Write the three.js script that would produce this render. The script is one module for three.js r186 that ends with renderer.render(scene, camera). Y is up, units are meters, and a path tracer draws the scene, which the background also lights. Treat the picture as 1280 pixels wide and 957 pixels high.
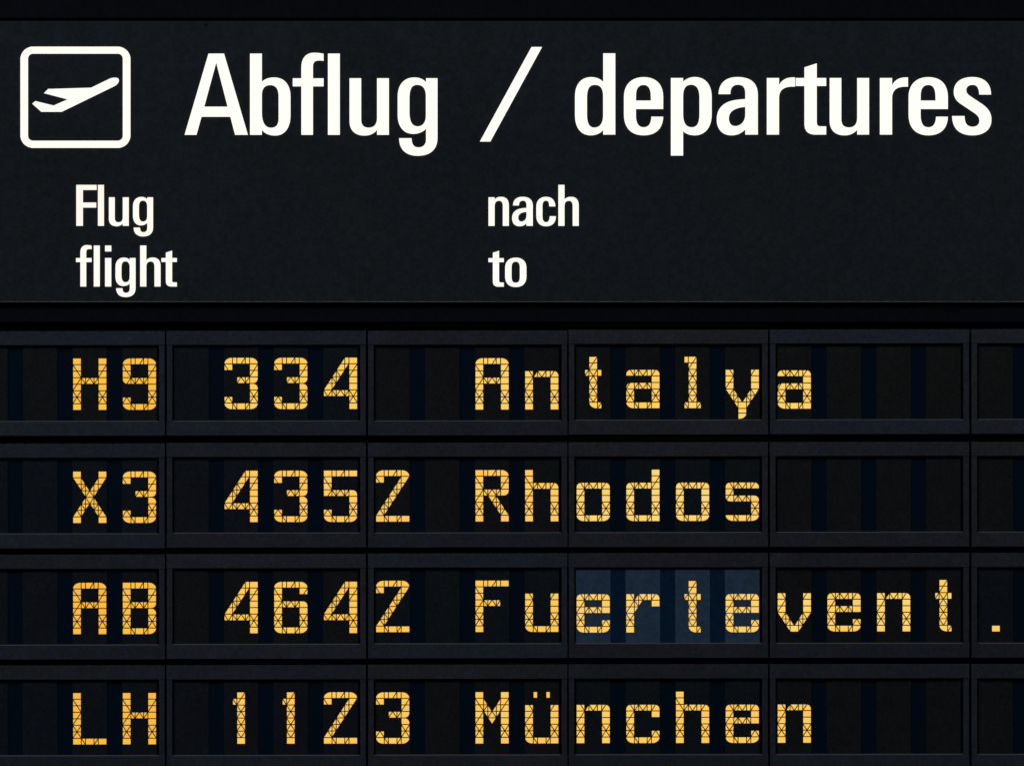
import * as THREE from 'three';
import { RectAreaLightUniformsLib } from 'three/addons/lights/RectAreaLightUniformsLib.js';

// ---------------------------------------------------------------- camera, light, exposure
const W = 1024, H = 765;
const S = 0.00125;                       // metres per unit of the layout (1280 x 957 units across the board)
const BOARD_Y = 2.9;                     // height of the middle of the board above the hall floor
const DIST = 7;
const X = u => (u - 640) * S;
const Y = v => BOARD_Y - (v - 478.5) * S;

const scene = new THREE.Scene();
const camera = new THREE.PerspectiveCamera(2 * Math.atan(957 * S / 2 / DIST) * 180 / Math.PI, W / H, 0.1, 60);
camera.position.set(0, BOARD_Y, DIST);
camera.lookAt(0, BOARD_Y, 0);

scene.background = new THREE.Color().setRGB(0.006, 0.0068, 0.008);   // dim interior of the hall

RectAreaLightUniformsLib.init();
function hallLamp(r, g, b, intensity, w, h, from, to) {
  const l = new THREE.RectAreaLight(new THREE.Color().setRGB(r, g, b), intensity, w, h);
  l.position.set(...from); l.lookAt(...to); l.name = 'hall_light';
  scene.add(l);
  return l;
}
hallLamp(0.83, 0.92, 1.04, 7.8, 6.4, 3.2, [-5.0, 9.9, 7.6], [-0.2, BOARD_Y, 0]);   // cool daylight from high on the left
hallLamp(1.0, 0.96, 0.90, 4.0, 5.2, 2.8, [5.2, 9.6, 8.0], [0.2, BOARD_Y, 0]);      // warmer hall lamps high on the right

// ---------------------------------------------------------------- helpers
let seed = 20241;
const rnd = () => { seed |= 0; seed = seed + 0x6D2B79F5 | 0; let t = Math.imul(seed ^ seed >>> 15, 1 | seed); t = t + Math.imul(t ^ t >>> 7, 61 | t) ^ t; return ((t ^ t >>> 14) >>> 0) / 4294967296; };
const used = {};
const numbered = n => { const k = used[n] = (used[n] ?? -1) + 1; return k ? n + '_' + String(k).padStart(3, '0') : n; };
function thing(name, label, category, group, [x, y, z]) {
  const o = new THREE.Group(); o.name = numbered(name); o.position.set(x, y, z);
  o.userData = { label, category }; if (group) o.userData.group = group;
  scene.add(o); return o;
}
function part(name, geo, mat, parent, label) {
  const m = new THREE.Mesh(geo, mat); m.name = name; m.castShadow = m.receiveShadow = true;
  if (label) m.userData.label = label;
  parent.add(m); return m;
}
function metricUV(geo) {                 // uv = metres on the face
  const p = geo.attributes.position, uv = new Float32Array(p.count * 2);
  for (let i = 0; i < p.count; i++) { uv[2 * i] = p.getX(i); uv[2 * i + 1] = p.getY(i) + p.getZ(i); }
  geo.setAttribute('uv', new THREE.BufferAttribute(uv, 2)); return geo;
}
// a bar along x with chamfered front edges (metres); ct / cb: chamfer of the upper / lower front edge
function bar(x0, x1, yb, yt, zb, zf, ct = 0.0004, cb = 0.0004) {
  const s = new THREE.Shape();
  s.moveTo(-zb, yb); s.lineTo(-zf + cb, yb); s.lineTo(-zf, yb + cb); s.lineTo(-zf, yt - ct); s.lineTo(-zf + ct, yt); s.lineTo(-zb, yt); s.closePath();
  const g = new THREE.ExtrudeGeometry(s, { depth: x1 - x0, bevelEnabled: false, steps: 1 });
  g.rotateY(Math.PI / 2); g.translate(x0, 0, 0);
  return metricUV(g);
}
function post(x0, x1, yb, yt, zb, zf, c = 0.0004) {   // an upright with chamfered front edges
  const s = new THREE.Shape();
  s.moveTo(x0, -zb); s.lineTo(x0, -zf + c); s.lineTo(x0 + c, -zf); s.lineTo(x1 - c, -zf); s.lineTo(x1, -zf + c); s.lineTo(x1, -zb); s.closePath();
  const g = new THREE.ExtrudeGeometry(s, { depth: yt - yb, bevelEnabled: false });
  g.rotateX(-Math.PI / 2); g.translate(0, yb, 0);
  return metricUV(g);
}

// ---------------------------------------------------------------- materials
function mottle(n, grain, coarse, specks) {          // painted sheet: soft cloudy tone, fine grain, a few dust specks
  const d = new Uint8Array(n * n * 4);
  const lattice = k => { const a = []; for (let i = 0; i < k * k; i++) a.push(rnd() - 0.5); return a; };
  const layers = [[4, 0.35], [13, 0.25], [61, 0.6], [151, 0.9]].map(([k, w]) => [k, w, lattice(k), lattice(k)]);
  const at = (a, k, x, y) => {
    const fx = x * k / n, fy = y * k / n, i = Math.floor(fx), j = Math.floor(fy), s = t => t * t * (3 - 2 * t), u = s(fx - i), v = s(fy - j);
    const q = (p, r) => a[((r + k) % k) * k + (p + k) % k];
    return (q(i, j) * (1 - u) + q(i + 1, j) * u) * (1 - v) + (q(i, j + 1) * (1 - u) + q(i + 1, j + 1) * u) * v;
  };
  for (let y = 0; y < n; y++) for (let x = 0; x < n; x++) {
    let t = 0, c = 0;
    for (const [k, w, a, b] of layers) { t += w * at(a, k, x, y); c += w * at(b, k, x, y); }
    const g = (rnd() - 0.5) * grain, base = 190 + t * coarse + g, o = (y * n + x) * 4;
    d[o] = Math.max(0, Math.min(255, base + c * coarse * 0.35)); d[o + 1] = Math.max(0, Math.min(255, base)); d[o + 2] = Math.max(0, Math.min(255, base - c * coarse * 0.35)); d[o + 3] = 255;
  }
  for (let i = 0; i < specks; i++) {
    const o = (Math.floor(rnd() * n) * n + Math.floor(rnd() * n)) * 4, b = 215 + rnd() * 40;
    d[o] = d[o + 1] = d[o + 2] = b;
  }
  const t = new THREE.DataTexture(d, n, n);
  t.colorSpace = THREE.SRGBColorSpace; t.magFilter = THREE.LinearFilter; t.minFilter = THREE.LinearMipmapLinearFilter; t.generateMipmaps = true;
  t.wrapS = t.wrapT = THREE.RepeatWrapping; t.needsUpdate = true; return t;
}
const sheetTex = mottle(1024, 34, 42, 30), paintTex = mottle(512, 34, 46, 6);
function placed(tex, size, ox, oy) { const t = tex.clone(); t.repeat.set(1 / size, 1 / size); t.offset.set(ox, oy); t.needsUpdate = true; return t; }
const rgb = (r, g, b) => new THREE.Color().setRGB(r, g, b);
const std = o => new THREE.MeshPhysicalMaterial({ roughness: 0.6, metalness: 0, specularIntensity: 0.5, ...o });

const panelMat = std({ color: rgb(0.0242, 0.0312, 0.0378), roughness: 0.72, map: placed(sheetTex, 0.62, 0.1, 0.3), specularIntensity: 0.3 });
const housingMat = std({ color: rgb(0.0056, 0.0078, 0.0125), roughness: 0.65, map: placed(paintTex, 0.4, 0.3, 0.1), specularIntensity: 0.12 });
const lipMat = std({ color: rgb(0.16, 0.155, 0.15), roughness: 0.45, map: placed(paintTex, 0.5, 0, 0) });
const blackMat = std({ color: rgb(0.0015, 0.0015, 0.0017), roughness: 0.9, specularIntensity: 0.1 });
const boltMat = std({ color: rgb(0.002, 0.002, 0.002), roughness: 0.8, specularIntensity: 0.1 });
const bezelMats = [0, 1, 2, 3, 4, 5].map(i => {
  const v = 0.93 + 0.035 * i, warm = [0, 0.05, -0.04, 0.09, -0.07, 0.02][i];
  return std({ color: rgb(0.0372 * v * (1 + warm), 0.0424 * v, 0.0595 * v * (1 - warm)), roughness: 0.56, specularIntensity: 0.4, map: placed(paintTex, 0.31, i * 0.173, i * 0.311) });
});
const edgeMat = std({ color: rgb(0.085, 0.088, 0.092), roughness: 0.5 });
const plateMat = std({ color: rgb(0.0011, 0.0070, 0.0160), roughness: 0.6, specularIntensity: 0.08 });
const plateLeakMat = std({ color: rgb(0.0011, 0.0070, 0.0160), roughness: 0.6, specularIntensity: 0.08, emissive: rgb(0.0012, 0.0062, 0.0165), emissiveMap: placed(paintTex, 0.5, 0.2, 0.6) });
const cellTints = [[0.017, 0.0168, 0.0165], [0.0135, 0.0180, 0.0195], [0.0175, 0.0165, 0.0160], [0.0145, 0.0170, 0.0215], [0.0180, 0.0175, 0.0145], [0.0150, 0.0165, 0.0205]];
const cellMats = cellTints.map((c, i) => std({ color: rgb(c[0] * 1.25, c[1] * 1.35, c[2] * 1.55), roughness: 0.42, specularIntensity: 0.25, map: placed(paintTex, 0.25, 0.11 * i, 0.23 * i) }));
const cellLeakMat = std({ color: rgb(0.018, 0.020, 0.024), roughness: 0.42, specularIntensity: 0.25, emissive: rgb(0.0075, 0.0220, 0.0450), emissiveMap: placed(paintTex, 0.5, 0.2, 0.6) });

const lit = (r, g, b) => new THREE.MeshStandardMaterial({ color: rgb(0.05, 0.05, 0.05), roughness: 0.6, emissive: rgb(r, g, b) });
const whiteLit = lit(1.08, 1.03, 0.925), creamLit = lit(1.04, 0.93, 0.82), paleLit = lit(1.06, 0.985, 0.885);

// ---------------------------------------------------------------- printed capitals and small letters of the heading (condensed grotesque, cap height 101.5)
const GLYPHS = {
  A: ['M 0 0 L 29.9 101.5 L 49.3 101.5 L 79.1 0 L 63.1 0 L 57.2 22.6 L 21.1 22.6 L 14.8 0 Z', 'M 39.5 90.3 L 53.8 35.2 L 24.5 35.2 Z'],
  b: ['M 0 0 L 0 101.5 L 14.8 101.5 L 14.8 66.2 C 18.5 70 24 71.7 30.5 71.7 C 43 71.7 50.6 62.5 50.6 48 L 50.6 24 C 50.6 9 43.5 -0.9 31.5 -0.9 C 24.5 -0.9 18.5 1.5 14.8 6 L 14.8 0 Z',
    'M 14.8 28 L 14.8 50 C 14.8 58 18.5 62.2 25.3 62.2 C 32.2 62.2 35.8 57.5 35.8 48 L 35.8 20 C 35.8 12.5 32.5 8.8 26.5 8.8 C 18.8 8.8 14.8 15.5 14.8 28 Z'],
  f: ['M 10.7 0 L 10.7 60.6 L 0 60.6 L 0 70.6 L 10.7 70.6 L 10.7 84 C 10.7 96.5 17 102.6 27 102.6 C 31 102.6 35 102 38.5 101.3 L 38.5 92.4 C 36 92.9 34 93 32 92.9 C 27.5 92.6 25.2 90.5 25.2 85.5 L 25.2 70.6 L 38.5 70.6 L 38.5 60.6 L 25.2 60.6 L 25.2 0 Z'],
  l: ['M 0 0 L 0 101.5 L 14.8 101.5 L 14.8 0 Z'],
  u: ['M 0 70.7 L 14.5 70.7 L 14.5 19 C 14.5 12 18 8.9 24 8.9 C 30.5 8.9 34.4 13 34.4 21 L 34.4 70.7 L 49.2 70.7 L 49.2 0 L 34.4 0 L 34.4 5.9 C 30 1.2 25 -0.9 18.5 -0.9 C 7 -0.9 0 5.5 0 17 Z'],
  g: ['M 49.8 70.7 L 35.5 70.7 L 35.5 65.7 C 32 69.7 27 71.7 20.8 71.7 C 7.5 71.7 0 62 0 48 L 0 25 C 0 10 7.5 1.2 19.5 1.2 C 26 1.2 31.5 3.6 35.5 7.7 L 35.5 -5.5 C 35.5 -12 32 -15.7 26 -15.7 C 20.5 -15.7 17.5 -12.5 17.4 -4.2 L 1.8 -4.2 C 1.8 -18.5 10.5 -26.2 25 -26.2 C 41 -26.2 49.8 -18 49.8 -4 Z',
    'M 14.7 45 C 14.7 57.5 17.5 62.5 24.6 62.5 C 31.5 62.5 35.3 57.5 35.3 48 L 35.3 24 C 35.3 15 31 10.6 25 10.6 C 18 10.6 14.7 16.5 14.7 29 Z'],
  '/': ['M 0 -8.4 L 64.6 109.8 L 77.8 109.8 L 13.1 -8.4 Z'],
  d: ['M 50.4 0 L 35.3 0 L 35.3 5.7 C 31.5 1.4 26 -0.9 19.5 -0.9 C 7.5 -0.9 0 8.5 0 24 L 0 48 C 0 62.5 7.5 71.8 20 71.8 C 26.5 71.8 31.8 69.7 35.3 65.7 L 35.3 101.5 L 50.4 101.5 Z',
    'M 15 25 L 15 46 C 15 57.5 18 62.2 25 62.2 C 32 62.2 35.2 57.5 35.2 48 L 35.2 24 C 35.2 13.5 30.5 8.7 24 8.7 C 18 8.7 15 14 15 25 Z'],
  e: ['M 49.1 32 L 49.1 47 C 49.1 63 40 71.8 24.6 71.8 C 9.5 71.8 0 62.5 0 47 L 0 25 C 0 8 9.5 -0.9 24.8 -0.9 C 40 -0.9 48.8 7.5 49.1 22.4 L 34.3 22.4 C 34.2 13.5 30.5 9.1 24.8 9.1 C 18.3 9.1 15 14 15 24 L 15 32 Z',
    'M 15 42.5 L 33.8 42.5 L 33.6 49 C 33.4 57.5 30.5 62.1 24.8 62.1 C 18.5 62.1 15.3 57.5 15.1 50 Z'],
  p: ['M 0 -26.2 L 0 70.7 L 15.2 70.7 L 15.2 65.9 C 19 70 24 71.9 30 71.9 C 43 71.9 51 62.5 51 47 L 51 25 C 51 9.5 43 -0.9 30 -0.9 C 24 -0.9 19 0.8 15.2 4.3 L 15.2 -26.2 Z',
    'M 15.2 26 L 15.2 48 C 15.2 57.5 18.5 62.4 25.3 62.4 C 32.3 62.4 35.7 57 35.7 46 L 35.7 26 C 35.7 14 32.5 9.1 26 9.1 C 19 9.1 15.2 14.5 15.2 26 Z'],
  a: ['M 51.4 0 L 35.7 0 L 35.7 6.4 C 31 1.7 25.5 -0.9 18.5 -0.9 C 7 -0.9 0 6.5 0 19 C 0 32 7.5 39.5 19 42.3 C 25 43.7 31 44.2 35.7 44.3 L 35.7 52 C 35.7 59 32.5 62.4 26.7 62.4 C 20.3 62.4 17 58.5 17 50.6 L 2.2 50.6 C 2.8 64.5 11 71.9 26 71.9 C 43 71.9 51.4 64 51.4 49.5 Z',
    'M 35.7 34.6 C 28 34.3 15.1 31.5 15.1 20.5 C 15.1 14.5 18 10.6 23.2 10.6 C 29.5 10.6 35.7 16 35.7 25 Z'],
  r: ['M 0 0 L 0 70.7 L 15.2 70.7 L 15.2 61.5 C 18.5 68.5 25 72 35.1 71.4 L 35.1 59.9 C 21.5 60.8 15.2 56 15.2 45.5 L 15.2 0 Z'],
  t: ['M 0 70.7 L 11 70.7 L 11 84 L 26.4 89 L 26.4 70.7 L 38.2 70.7 L 38.2 60.8 L 26.4 60.8 L 26.4 15.5 C 26.4 12 27.8 10.3 31 10.3 L 38.2 10.3 L 38.2 0 L 25 0 C 15.5 0 11 4.5 11 13.5 L 11 60.8 L 0 60.8 Z'],
  s: ['M 49 50 L 34.2 50 C 34 58.5 31.5 62.2 26 62.2 C 21 62.2 18 59.5 18 55.5 C 18 51.5 20.5 49.5 26 46 L 38 38 C 46 32.5 49.5 26.5 49.5 18.5 C 49.5 6.5 40.5 -0.9 26 -0.9 C 9.5 -0.9 0.5 7.5 0.3 23.2 L 15.9 23.2 C 15.9 14 19 9.8 26 9.8 C 31.5 9.8 34.5 13 34.5 17.5 C 34.5 21.5 32.5 24 27.5 27.5 L 11 38.5 C 5 42.5 2.4 47.5 2.4 53.5 C 2.4 65 11 71.9 25.5 71.9 C 40.5 71.9 49 64 49 50 Z'],
  F: ['M 0 0 L 0 101.5 L 50.4 101.5 L 50.4 88.9 L 16.4 88.9 L 16.4 57.8 L 49.4 57.8 L 49.4 45.2 L 16.4 45.2 L 16.4 0 Z'],
  i: ['M 0 0 L 0 70.7 L 15.3 70.7 L 15.3 0 Z', null, 'M 0 86.9 L 0 101.5 L 15.3 101.5 L 15.3 86.9 Z'],
  h: ['M 0 0 L 0 101.5 L 15.2 101.5 L 15.2 65.5 C 19 69.7 24.5 71.9 31 71.9 C 44 71.9 50.5 64.5 50.5 50 L 50.5 0 L 35.5 0 L 35.5 49 C 35.5 58 32.3 62.2 26 62.2 C 19 62.2 15.2 57.5 15.2 48.5 L 15.2 0 Z'],
  n: ['M 0 0 L 0 70.7 L 15.2 70.7 L 15.2 65.5 C 19 69.7 24.5 71.9 31 71.9 C 44 71.9 50.5 64.5 50.5 50 L 50.5 0 L 35.5 0 L 35.5 49 C 35.5 58 32.3 62.2 26 62.2 C 19 62.2 15.2 57.5 15.2 48.5 L 15.2 0 Z'],
  c: ['M 47.3 48.2 C 46.5 63.5 38.5 71.9 24 71.9 C 9 71.9 0 62.5 0 47 L 0 25 C 0 8.5 9 -0.9 24.3 -0.9 C 39.5 -0.9 48.4 7.5 48.6 23.8 L 33.2 23.8 C 33 13.5 30 9.1 24.5 9.1 C 18 9.1 15.2 13.5 15.2 24 L 15.2 48 C 15.2 58 18 62.4 23.8 62.4 C 29.5 62.4 32 58.5 32 48.2 Z'],
  o: ['M 26.4 71.9 C 42.5 71.9 52.8 63 52.8 46 L 52.8 25 C 52.8 8 42.5 -0.9 26.4 -0.9 C 10.3 -0.9 0 8 0 25 L 0 46 C 0 63 10.3 71.9 26.4 71.9 Z',
    'M 26.2 62 C 18.5 62 15.9 57 15.9 46 L 15.9 26 C 15.9 14.5 18.5 9.8 26.2 9.8 C 34 9.8 36.5 14.5 36.5 26 L 36.5 46 C 36.5 57 34 62 26.2 62 Z'],
};
function trace(path, text, k) {
  const q = text.split(' ');
  for (let i = 0; i < q.length;) {
    const c = q[i++], n = { M: 2, L: 2, C: 6, Z: 0 }[c], v = q.slice(i, i + n).map(t => t * k); i += n;
    if (c === 'M') path.moveTo(...v); else if (c === 'L') path.lineTo(...v); else if (c === 'C') path.bezierCurveTo(...v); else path.closePath();
  }
  return path;
}
const FACE = 0.0012;                     // thickness of the translucent letters let into the sign
function glyphGeo(ch, k) {
  const [outer, hole, extra] = GLYPHS[ch], s = trace(new THREE.Shape(), outer, k), all = [s];
  if (hole) s.holes.push(trace(new THREE.Path(), hole, k));
  if (extra) all.push(trace(new THREE.Shape(), extra, k));
  return new THREE.ExtrudeGeometry(all, { depth: FACE, bevelEnabled: false, curveSegments: 10 });
}

// ---------------------------------------------------------------- the heading sign
const SIGN_X0 = X(-48), SIGN_X1 = X(1468);
const sign = thing('heading_sign', 'wide black heading sign with aeroplane symbol and white words Abflug / departures', 'sign', null, [0, Y(404), 0]);
const sy = v => Y(v) - Y(404);
part('sign_panel', bar(SIGN_X0, SIGN_X1, sy(376.3), sy(26), -0.02, 0.0, 0.0006, 0.0003), panelMat, sign);
part('housing_rail', bar(SIGN_X0, SIGN_X1, sy(22.4), sy(-46), -0.06, -0.004, 0.001, 0.0006), housingMat, sign);
part('edge_strip', bar(SIGN_X0, SIGN_X1, sy(377.7), sy(376.3) - 0.00002, -0.02, 0.0022, 0.0006, 0.0002), lipMat, sign, 'thin pale metal strip along the lower edge of the sign');
part('housing_rail', bar(SIGN_X0, SIGN_X1, sy(402.6), sy(379.2), -0.06, -0.008, 0.0006, 0.0012), housingMat, sign);
part('recess_strip', bar(SIGN_X0, SIGN_X1, sy(30), sy(18), -0.05, -0.035), blackMat, sign);
{
  const g = new THREE.CylinderGeometry(1.15 * S, 1.15 * S, 0.0012, 14); g.rotateX(Math.PI / 2);
  part('screw', g, boltMat, sign).position.set(X(257.4), sy(30.6), 0.0004);
}
function word(text, label, k, baseline, lefts, mat) {
  const w = new THREE.Group(); w.name = 'word'; w.userData.label = label; w.position.set(0, sy(baseline), 0.00005); sign.add(w);
  [...text].forEach((ch, i) => { part('letter', glyphGeo(ch, k * S), typeof mat === 'function' ? mat(i) : mat, w).position.x = X(lefts[i]); });
}
const SMALL = 51.2 / 101.5;
word('Abflug', 'large white German word Abflug', 1, 168.5, [230.5, 312.3, 365.8, 409.8, 436.8, 497], whiteLit);
part('slash', glyphGeo('/', S), whiteLit, sign, 'large white slash between the two words').position.set(X(599.8), sy(168.5), 0.00005);
word('departures', 'large white English word departures', 1, 168.2, [718.8, 780, 838.8, 896.1, 958.8, 994.8, 1037.4, 1100.2, 1136.1, 1190.2], whiteLit);
word('Flug', 'small cream white word Flug', SMALL, 282.2, [95, 122.1, 135.8, 165.9], i => [creamLit, creamLit, paleLit, paleLit][i]);
word('flight', 'small white word flight under Flug', SMALL, 358, [94.7, 116.9, 131, 144, 174.9, 201.5], paleLit);
word('nach', 'small white word nach', SMALL, 282.2, [610.6, 640.1, 670.4, 698], whiteLit);
word('to', 'small white word to under nach', SMALL, 358.2, [610.5, 631.4], whiteLit);
{
  const p = new THREE.Group(); p.name = 'pictogram'; p.userData.label = 'white framed symbol of an aeroplane taking off'; p.position.z = 0.00005; sign.add(p);
  const rr = (s, l, r, t, b, q) => {
    s.moveTo(X(l + q), sy(b)); s.lineTo(X(r - q), sy(b)); s.quadraticCurveTo(X(r - q * 0.16), sy(b - q * 0.16), X(r), sy(b - q)); s.lineTo(X(r), sy(t + q)); s.quadraticCurveTo(X(r - q * 0.16), sy(t + q * 0.16), X(r - q), sy(t));
    s.lineTo(X(l + q), sy(t)); s.quadraticCurveTo(X(l + q * 0.16), sy(t + q * 0.16), X(l), sy(t + q)); s.lineTo(X(l), sy(b - q)); s.quadraticCurveTo(X(l + q * 0.16), sy(b - q * 0.16), X(l + q), sy(b)); return s;
  };
  const fr = rr(new THREE.Shape(), 25.1, 162.7, 58.3, 184.8, 14); fr.holes.push(rr(new THREE.Path(), 34.6, 153.2, 67.1, 175.8, 5.5));
  part('border', new THREE.ExtrudeGeometry(fr, { depth: FACE, bevelEnabled: false, curveSegments: 10 }), paleLit, p);
  const a = new THREE.Shape(), L = (x, y) => a.lineTo(X(x), sy(y));
  a.moveTo(X(54.6), sy(116.4)); L(59.9, 111.2); L(113.7, 109.6); L(136.4, 98.5); a.bezierCurveTo(X(139.5), sy(97.2), X(142.2), sy(96.9), X(144.7), sy(97.1)); a.bezierCurveTo(X(147.4), sy(97.4), X(148.6), sy(99), X(148.2), sy(101)); a.bezierCurveTo(X(147.7), sy(104), X(145.6), sy(106.2), X(141.5), sy(108.2));
  L(76.7, 139.7); L(51.3, 139.7); L(39.9, 129.6); L(43.9, 126.3); L(66.6, 131.9); L(84.3, 124.2); a.closePath();
  part('aeroplane', new THREE.ExtrudeGeometry(a, { depth: FACE, bevelEnabled: false, curveSegments: 10 }), whiteLit, p);
}

// ---------------------------------------------------------------- the frame the modules hang in
const frame = thing('mounting_frame', 'black mounting frame seen in the dark gaps around the display modules', 'frame', null, [0, Y(970), -0.055]);
const fy = v => Y(v) - Y(970);
part('backing_sheet', bar(SIGN_X0, SIGN_X1, fy(970), fy(-46), -0.01, 0), blackMat, frame);
for (const [t, b] of [[402, 416], [542, 557], [681, 696], [821, 835]]) part('crossbar', bar(SIGN_X0, SIGN_X1, fy(b), fy(t), 0.001, 0.012), blackMat, frame);

// ---------------------------------------------------------------- segmented characters: 8 x 8 grid (x to the right, y down), five columns of tiles
const COL = { L: [0, 2], a: [2, 3], M: [3, 5], b: [5, 6], R: [6, 8] };
// dividing lines of the segment pattern: sign '-' is x - y = c, '+' is x + y = c
const CUTS = {
  L1: ['-', -1], L2: ['-', -1], L3: ['+', 5], L4: ['+', 5], L5: ['-', -5, '+', 7], L6: ['-', -5, '+', 7],
  R1: ['+', 9], R2: ['+', 9], R5: ['-', 1, '+', 13], R6: ['-', 1, '+', 13],
  M0: ['+', 5], M1: ['+', 5], M2: ['-', 1, '+', 7], M3: ['-', 1, '+', 7], M4: ['-', -1, '+', 9], M5: ['-', -1, '+', 9], M6: ['-', -3, '+', 11],
  a1: ['-', 1], a2: ['+', 5], a3: ['-', -1], a4: ['+', 7], a5: ['-', -3], a6: ['+', 9], a7: ['-', -5],
  b1: ['+', 7], b3: ['+', 9], b4: ['-', 1], b5: ['+', 11], b6: ['-', -1], b7: ['+', 13],
};
// lit tiles ("column letters, row or rows, :corner that is rounded") and slanted strokes [sign, from, to, y from, y to, x from, x to]
const CHARS = {
  H: ['LR0-7 aMb3'], L: ['L0-7 aMbR7'], F: ['L0-7 aMbR0 aMb3'], A: ['L0:TL aMb0 R0:TR LR1-7 aMb3'],
  B: ['L0-7 aMb0 R0:TR R1-2 R3:BR R4:TR R5-6 R7:BR aMb3 aMb7'], R: ['L0-7 aMb0 R0:TR R1-2 R3:BR aMb3 R7', ['-', -1, 1, 4, 7, 3, 8]],
  X: ['LR0 LR7', ['-', -1, 1, 1, 7, 0, 8], ['+', 7, 9, 1, 7, 0, 8]], M: ['LR0-7', ['-', -1, 1, 1, 4, 2, 6], ['+', 7, 9, 1, 4, 2, 6], ['tip', 4, 4.33]],
  9: ['L0:TL aMb0 R0:TR R1-6 L1-2 L3:BL aMb3 L6 L7:BL aMb7 R7:BR'], 3: ['L0:TL aMb0 R0:TR L1 R1-2 R3:BR Mb3 R4:TR R5-6 R7:BR aMb7 L7:BL L6'],
  4: ['R0-7 LaMb5', ['+', 5, 7, 0, 5, 0, 6]], 5: ['LaMbR0 L1-3 aMb3 R3:TR R4-6 R7:BR aMb7 L7:BL L6'], 6: ['L0:TL aMb0 R0:TR R1 L1-6 L7:BL aMb7 R7:BR R3:TR R4-6 aMb3'],
  2: ['L0:TL aMb0 R0:TR L1 LaMbR7', ['+', 7, 9, 1, 7, 0, 8]], 1: ['M0-7 a1'],
  n: ['L2-7 Mb2 R2:TR R3-7', ['+', 5, 9, 2, 3, 2, 3]], h: ['L0-7 aMb2 R2:TR R3-7'], t: ['M0-6 ab2 M7:BL b7'], l: ['a0 M0-7 ab7'],
  a: ['L2:TL aMb2 R2:TR R3-7 L4:TL aMb4 L5-6 L7:BL aMb7'], o: ['L2:TL aMb2 R2:TR LR3-6 L7:BL aMb7 R7:BR'], d: ['L2:TL aMb2 R0-7 L3-6 L7:BL aMb7'],
  s: ['L2:TL aMb2 R2:TR L3 L4:BL aMb4 R4:TR R5-6 R7:BR aMb7 L7:BL'], e: ['L2:TL aMb2 R2:TR R3-4 L3-6 aMb4 L7:BL aMb7 R7:BR R6'],
  c: ['L2:TL aMb2 R2:TR R3 L3-6 L7:BL aMb7 R7:BR R6'], u: ['LR2-6 L7:BL aMbR7'], ü: ['LR2-6 L7:BL aMbR7 ab0'], r: ['L2-7 Mb2 R2:TR R3', ['+', 5, 7, 2, 5, 2, 5]],
  v: ['LR2-4 M7', ['-', -5, -3, 5, 8, 0, 5], ['+', 11, 13, 5, 8, 3, 8]], y: ['LR2-4 M7 M8 M9:BR', ['-', -5, -3, 5, 8, 0, 5], ['+', 11, 13, 5, 8, 3, 8]], '.': ['M7'],
};
const rowSpan = r => r < 8 ? [r, r + 1] : r === 8 ? [8, 8.72] : [8.72, 9.65];
function tilePoly(c, r, corner) {
  const [x0, x1] = COL[c], [y0, y1] = rowSpan(r);
  const rx = r === 9 ? 1.75 : (r === 0 || r === 7) ? 1.8 : 1.15, ry = r === 0 || r === 7 ? 0.95 : r === 9 ? 0.85 : 0.75, out = [];
  const pts = [['TL', x0, y0, 1, 1], ['TR', x1, y0, -1, 1], ['BR', x1, y1, -1, -1], ['BL', x0, y1, 1, -1]];
  for (const [name, x, y, sx, sy2] of pts) {
    if (name !== corner) { out.push([x, y]); continue; }
    const cx = x + sx * rx, cy = y + sy2 * ry, n = 7, arc = [];
    for (let i = 0; i <= n; i++) { const t = i / n * Math.PI / 2; arc.push([cx - sx * rx * Math.cos(t), cy - sy2 * ry * Math.sin(t)]); }
    if (name === 'TR' || name === 'BL') arc.reverse();
    out.push(...arc);
  }
  return out;
}
function clip(poly, a, b, c) {           // keep a x + b y >= c
  const out = [];
  for (let i = 0; i < poly.length; i++) {
    const p = poly[i], q = poly[(i + 1) % poly.length], dp = a * p[0] + b * p[1] - c, dq = a * q[0] + b * q[1] - c;
    if (dp >= -1e-9) out.push(p);
    if ((dp > 1e-9 && dq < -1e-9) || (dp < -1e-9 && dq > 1e-9)) { const t = dp / (dp - dq); out.push([p[0] + (q[0] - p[0]) * t, p[1] + (q[1] - p[1]) * t]); }
  }
  return out;
}
const area = p => { let s = 0; for (let i = 0; i < p.length; i++) { const a = p[i], b = p[(i + 1) % p.length]; s += a[0] * b[1] - b[0] * a[1]; } return s / 2; };
function mid(p) { let x = 0, y = 0, A = 0; for (let i = 0; i < p.length; i++) { const a = p[i], b = p[(i + 1) % p.length], k = a[0] * b[1] - b[0] * a[1]; A += k; x += (a[0] + b[0]) * k; y += (a[1] + b[1]) * k; } return [x / (3 * A), y / (3 * A)]; }
function pieces(c, r, corner) {
  let list = [tilePoly(c, r, corner)];
  const cut = CUTS[c + r] || [];
  for (let i = 0; i < cut.length; i += 2) {
    const b = cut[i] === '+' ? 1 : -1, k = cut[i + 1];
    list = list.flatMap(p => [clip(p, 1, b, k), clip(p, -1, -b, -k)]).filter(p => p.length > 2 && Math.abs(area(p)) > 0.02);
  }
  return list;
}
const UX = 5.31, UY = 8.15, GAP = 0.6;  // layout units per grid step, half of the dark line between segments
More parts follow.
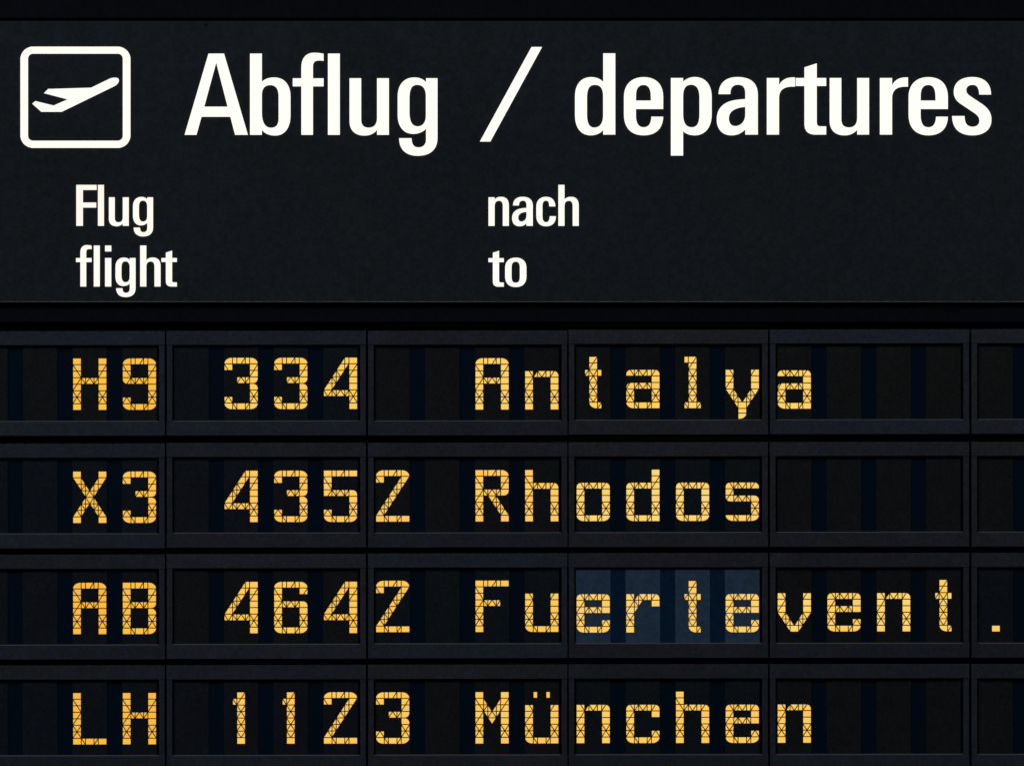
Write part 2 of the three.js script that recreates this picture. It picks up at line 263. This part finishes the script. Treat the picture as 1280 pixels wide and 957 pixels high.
function charPieces(ch) {
  const [tiles, ...strokes] = CHARS[ch], have = new Set(), out = [];
  for (const tok of tiles.split(' ')) {
    const [, cols, r0, r1, corner] = tok.match(/^([A-Za-z]+)(\d)(?:-(\d))?(?::(\w+))?$/);
    for (const c of cols) for (let r = +r0; r <= +(r1 ?? r0); r++) { have.add(c + r); out.push(...pieces(c, r, corner)); }
  }
  for (const c in COL) for (let r = 0; r < 8; r++) if (!have.has(c + r)) for (const p of pieces(c, r)) {
    const [x, y] = mid(p);
    if (strokes.some(([sg, lo, hi, y0, y1, x0, x1]) => {
      if (sg === 'tip') return Math.abs(x - lo) < 0.1 && Math.abs(y - hi) < 0.1;
      const v = sg === '+' ? x + y : x - y; return v > lo && v < hi && y > y0 && y < y1 && x > x0 && x < x1;
    })) out.push(p);
  }
  return out;
}
function inset(poly, g) {                // poly in layout units, convex
  let out = poly; const s = Math.sign(area(poly));
  for (let i = 0; i < poly.length; i++) {
    const p = poly[i], q = poly[(i + 1) % poly.length], dx = q[0] - p[0], dy = q[1] - p[1], l = Math.hypot(dx, dy); if (l < 1e-6) continue;
    const a = -dy / l * s, b = dx / l * s; out = clip(out, a, b, a * p[0] + b * p[1] + g); if (out.length < 3) return out;
  }
  return out;
}
function prism(poly, depth) {            // poly in metres, y up
  const p = area(poly) > 0 ? poly : [...poly].reverse(), n = p.length, v = [];
  for (let i = 1; i < n - 1; i++) for (const q of [p[0], p[i], p[i + 1]]) v.push(q[0], q[1], depth);
  for (let i = 0; i < n; i++) { const a = p[i], b = p[(i + 1) % n]; v.push(a[0], a[1], 0, b[0], b[1], 0, b[0], b[1], depth, a[0], a[1], 0, b[0], b[1], depth, a[0], a[1], depth); }
  const g = new THREE.BufferGeometry(); g.setAttribute('position', new THREE.Float32BufferAttribute(v, 3)); g.computeVertexNormals(); return g;
}
const charCache = {};
function charGeos(ch) {
  return charCache[ch] ??= charPieces(ch).map(p => inset(p.map(([x, y]) => [x * UX - 0.55, y * UY - 0.55]), GAP)).filter(p => p.length > 2 && Math.abs(area(p)) > 1.2)
    .map(p => prism(p.map(([x, y]) => [x * S, -y * S]), 0.0004));
}

// ---------------------------------------------------------------- the display modules
const MW = 249.3, MH = 131, CELL = 62.15, CELL0 = 11.2;   // module width and height, pitch of its four characters, first character from the module's left gap
const lx = u => (u - MW / 2) * S, ly = v => (MH - v) * S;   // u from the module's left edge, v down from its top edge
const topRail = bar(lx(0), lx(MW), ly(17.7), ly(0), -0.05, 0.006, 0.0005, 0.0004);
const lowRail = bar(lx(0), lx(MW), ly(MH), ly(113.2), -0.05, 0.006, 0.0004, 0.0005);
const sill = bar(lx(8.2), lx(MW - 8.2), ly(113.2) + 0.00002, ly(112.3), -0.004, 0.0046, 0.0006, 0.0001);
const stileA = post(lx(0.2), lx(7.3), ly(113.2), ly(18.1), -0.05, 0.0052), stileB = post(lx(MW - 7.3), lx(MW - 0.2), ly(113.2), ly(18.1), -0.05, 0.0052);
const plate = bar(lx(9.4), lx(MW - 9.6), ly(113), ly(20.9), -0.012, -0.0015);
const cell = bar(-0.9 * S, 42.4 * S, ly(112.4), ly(20.9), -0.0015, 0, 0.0002, 0.0002);
function makeModule() {
  const m = new THREE.Group();
  part('frame_rail', topRail, bezelMats[0], m); part('frame_rail', lowRail, bezelMats[0], m);
  part('frame_stile', stileA, bezelMats[0], m); part('frame_stile', stileB, bezelMats[0], m);
  part('sill_edge', sill, edgeMat, m);
  part('back_plate', plate, plateMat, m);
  for (let i = 0; i < 4; i++) part('character_cell', cell, cellMats[0], m).position.x = lx(CELL0 - 1.2 + i * CELL);
  return m;
}
const proto = makeModule();
const GAPS = [-44.3, 207.2, 459.0, 709.8, 961.3, 1213.4];
const TEXT = [['  H9', ' 334', '  An', 'taly', 'a', ''], ['  X3', ' 435', '2 Rh', 'odos', '', ''], ['  AB', ' 464', '2 Fu', 'erte', 'vent', '.'], ['  LH', ' 112', '3 Mü', 'nche', 'n', '']];
const TOPS = [[413.7, 413.3, 413.1, 412.1, 411.6, 411.1], [554.2, 553.2, 553, 552.5, 552.1, 551.9], [693, 692.2, 691.4, 691, 690.8, 690.6], [831.3, 830.9, 830.4, 829.9, 829.6, 829.5]];
const CHAR_TOPS = [[448, 447, 447.6, 445.8, 446.3, 445.5], [589.3, 588.1, 587.4, 586.8, 586.5, 586], [728.2, 727, 725.5, 726, 724.7, 724.6], [866, 865, 864.8, 864.2, 863.7, 863.5]];
// colour of the lit segments of each module (linear)
const AMBER = [[[0.95, 0.495, 0.045], [0.98, 0.56, 0.085], [0.98, 0.60, 0.130], [1.0, 0.60, 0.130], [0.99, 0.58, 0.110], [0.98, 0.58, 0.1]],
  [[0.97, 0.49, 0.055], [0.99, 0.55, 0.110], [0.98, 0.55, 0.110], [0.99, 0.60, 0.150], [0.98, 0.54, 0.085], [0.98, 0.58, 0.1]],
  [[0.94, 0.465, 0.045], [0.97, 0.54, 0.085], [0.96, 0.53, 0.085], [1.0, 0.59, 0.140], [1.0, 0.61, 0.135], [0.98, 0.52, 0.1]],
  [[0.92, 0.46, 0.048], [0.97, 0.53, 0.090], [0.97, 0.53, 0.085], [0.99, 0.57, 0.105], [0.98, 0.54, 0.100], [0.98, 0.58, 0.1]]];
const ROWS = ['first', 'second', 'third', 'bottom'], PLACE = ['Antalya', 'Rhodos', 'Fuertevent.', 'München'];
const SAYS = [['H9', '334', 'An', 'taly', 'only the final a of Antalya', ''], ['X3', '435', '2 Rh', 'odos', '', ''], ['AB', '464', '2 Fu', 'erte', 'vent', 'only an amber dot'], ['LH', '112', '3 Mü', 'nche', 'only the final n of München', '']];
for (let r = 0; r < 4; r++) for (let c = 0; c < 6; c++) {
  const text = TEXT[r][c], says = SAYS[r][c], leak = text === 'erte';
  const m = proto.clone(); m.name = numbered('display_module'); scene.add(m);
  const label = !text
    ? (c === 4 ? 'blank black display module right after odos, in the second row' : `blank display module cut off at the right end of the ${ROWS[r]} row`)
    : leak ? 'display module with bluish glowing background showing amber letters erte'
    : says.startsWith('only') ? `black display module showing ${says}, in the ${ROWS[r]} row`
    : `black display module showing amber characters ${says} in the ${ROWS[r]} row`;
  m.userData = { label, category: 'display module', group: 'display modules in rows under the heading sign' };
  m.position.set(X(GAPS[c] + 1.1 + MW / 2), Y(TOPS[r][c] + MH), 0.0001 * Math.round(rnd() * 6));
  m.rotation.set((rnd() - 0.5) * 0.006, (rnd() - 0.5) * 0.006, 0.0012 + rnd() * 0.0008);
  const bm = bezelMats[Math.floor(rnd() * 6)], cm = cellMats[r === 0 ? [0, 1, 2, 2, 4, 4][c] : [3, 5, 2, 1, 0, 2][(c + (r === 2 ? 1 : 0)) % 6]];
  for (const k of m.children) {
    if (k.name.startsWith('frame')) k.material = bm;
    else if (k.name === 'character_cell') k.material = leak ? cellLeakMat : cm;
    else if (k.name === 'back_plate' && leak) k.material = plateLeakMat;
  }
  const tones = [0.94, 0.97, 0.99, 1.01, 1.03, 1.06].map(f => { const [a, b, d] = AMBER[r][c]; return lit(a * (0.985 + 0.02 * f), b * 1.03 * f, d * 0.82 * f * f * f); });
  [...text].forEach((ch, i) => {
    if (ch === ' ') return;
    const g = new THREE.Group(); g.name = 'character'; g.userData.label = ch === '.' ? 'amber full stop' : `amber ${/\d/.test(ch) ? 'digit' : 'letter'} ${ch}`;
    g.position.set(lx(CELL0 - 1.1 + i * CELL), ly(CHAR_TOPS[r][c] - TOPS[r][c]), 0.00005); m.add(g);
    const warmth = Math.floor(rnd() * 4);
    for (const geo of charGeos(ch)) part('segment', geo, tones[warmth + Math.floor(rnd() * 3)], g);
  });
}

// ---------------------------------------------------------------- draw
const renderer = new THREE.WebGLRenderer({ antialias: true });
renderer.setSize(W, H);
renderer.toneMapping = THREE.LinearToneMapping;
renderer.toneMappingExposure = 1;
renderer.shadowMap.enabled = true;
renderer.render(scene, camera);
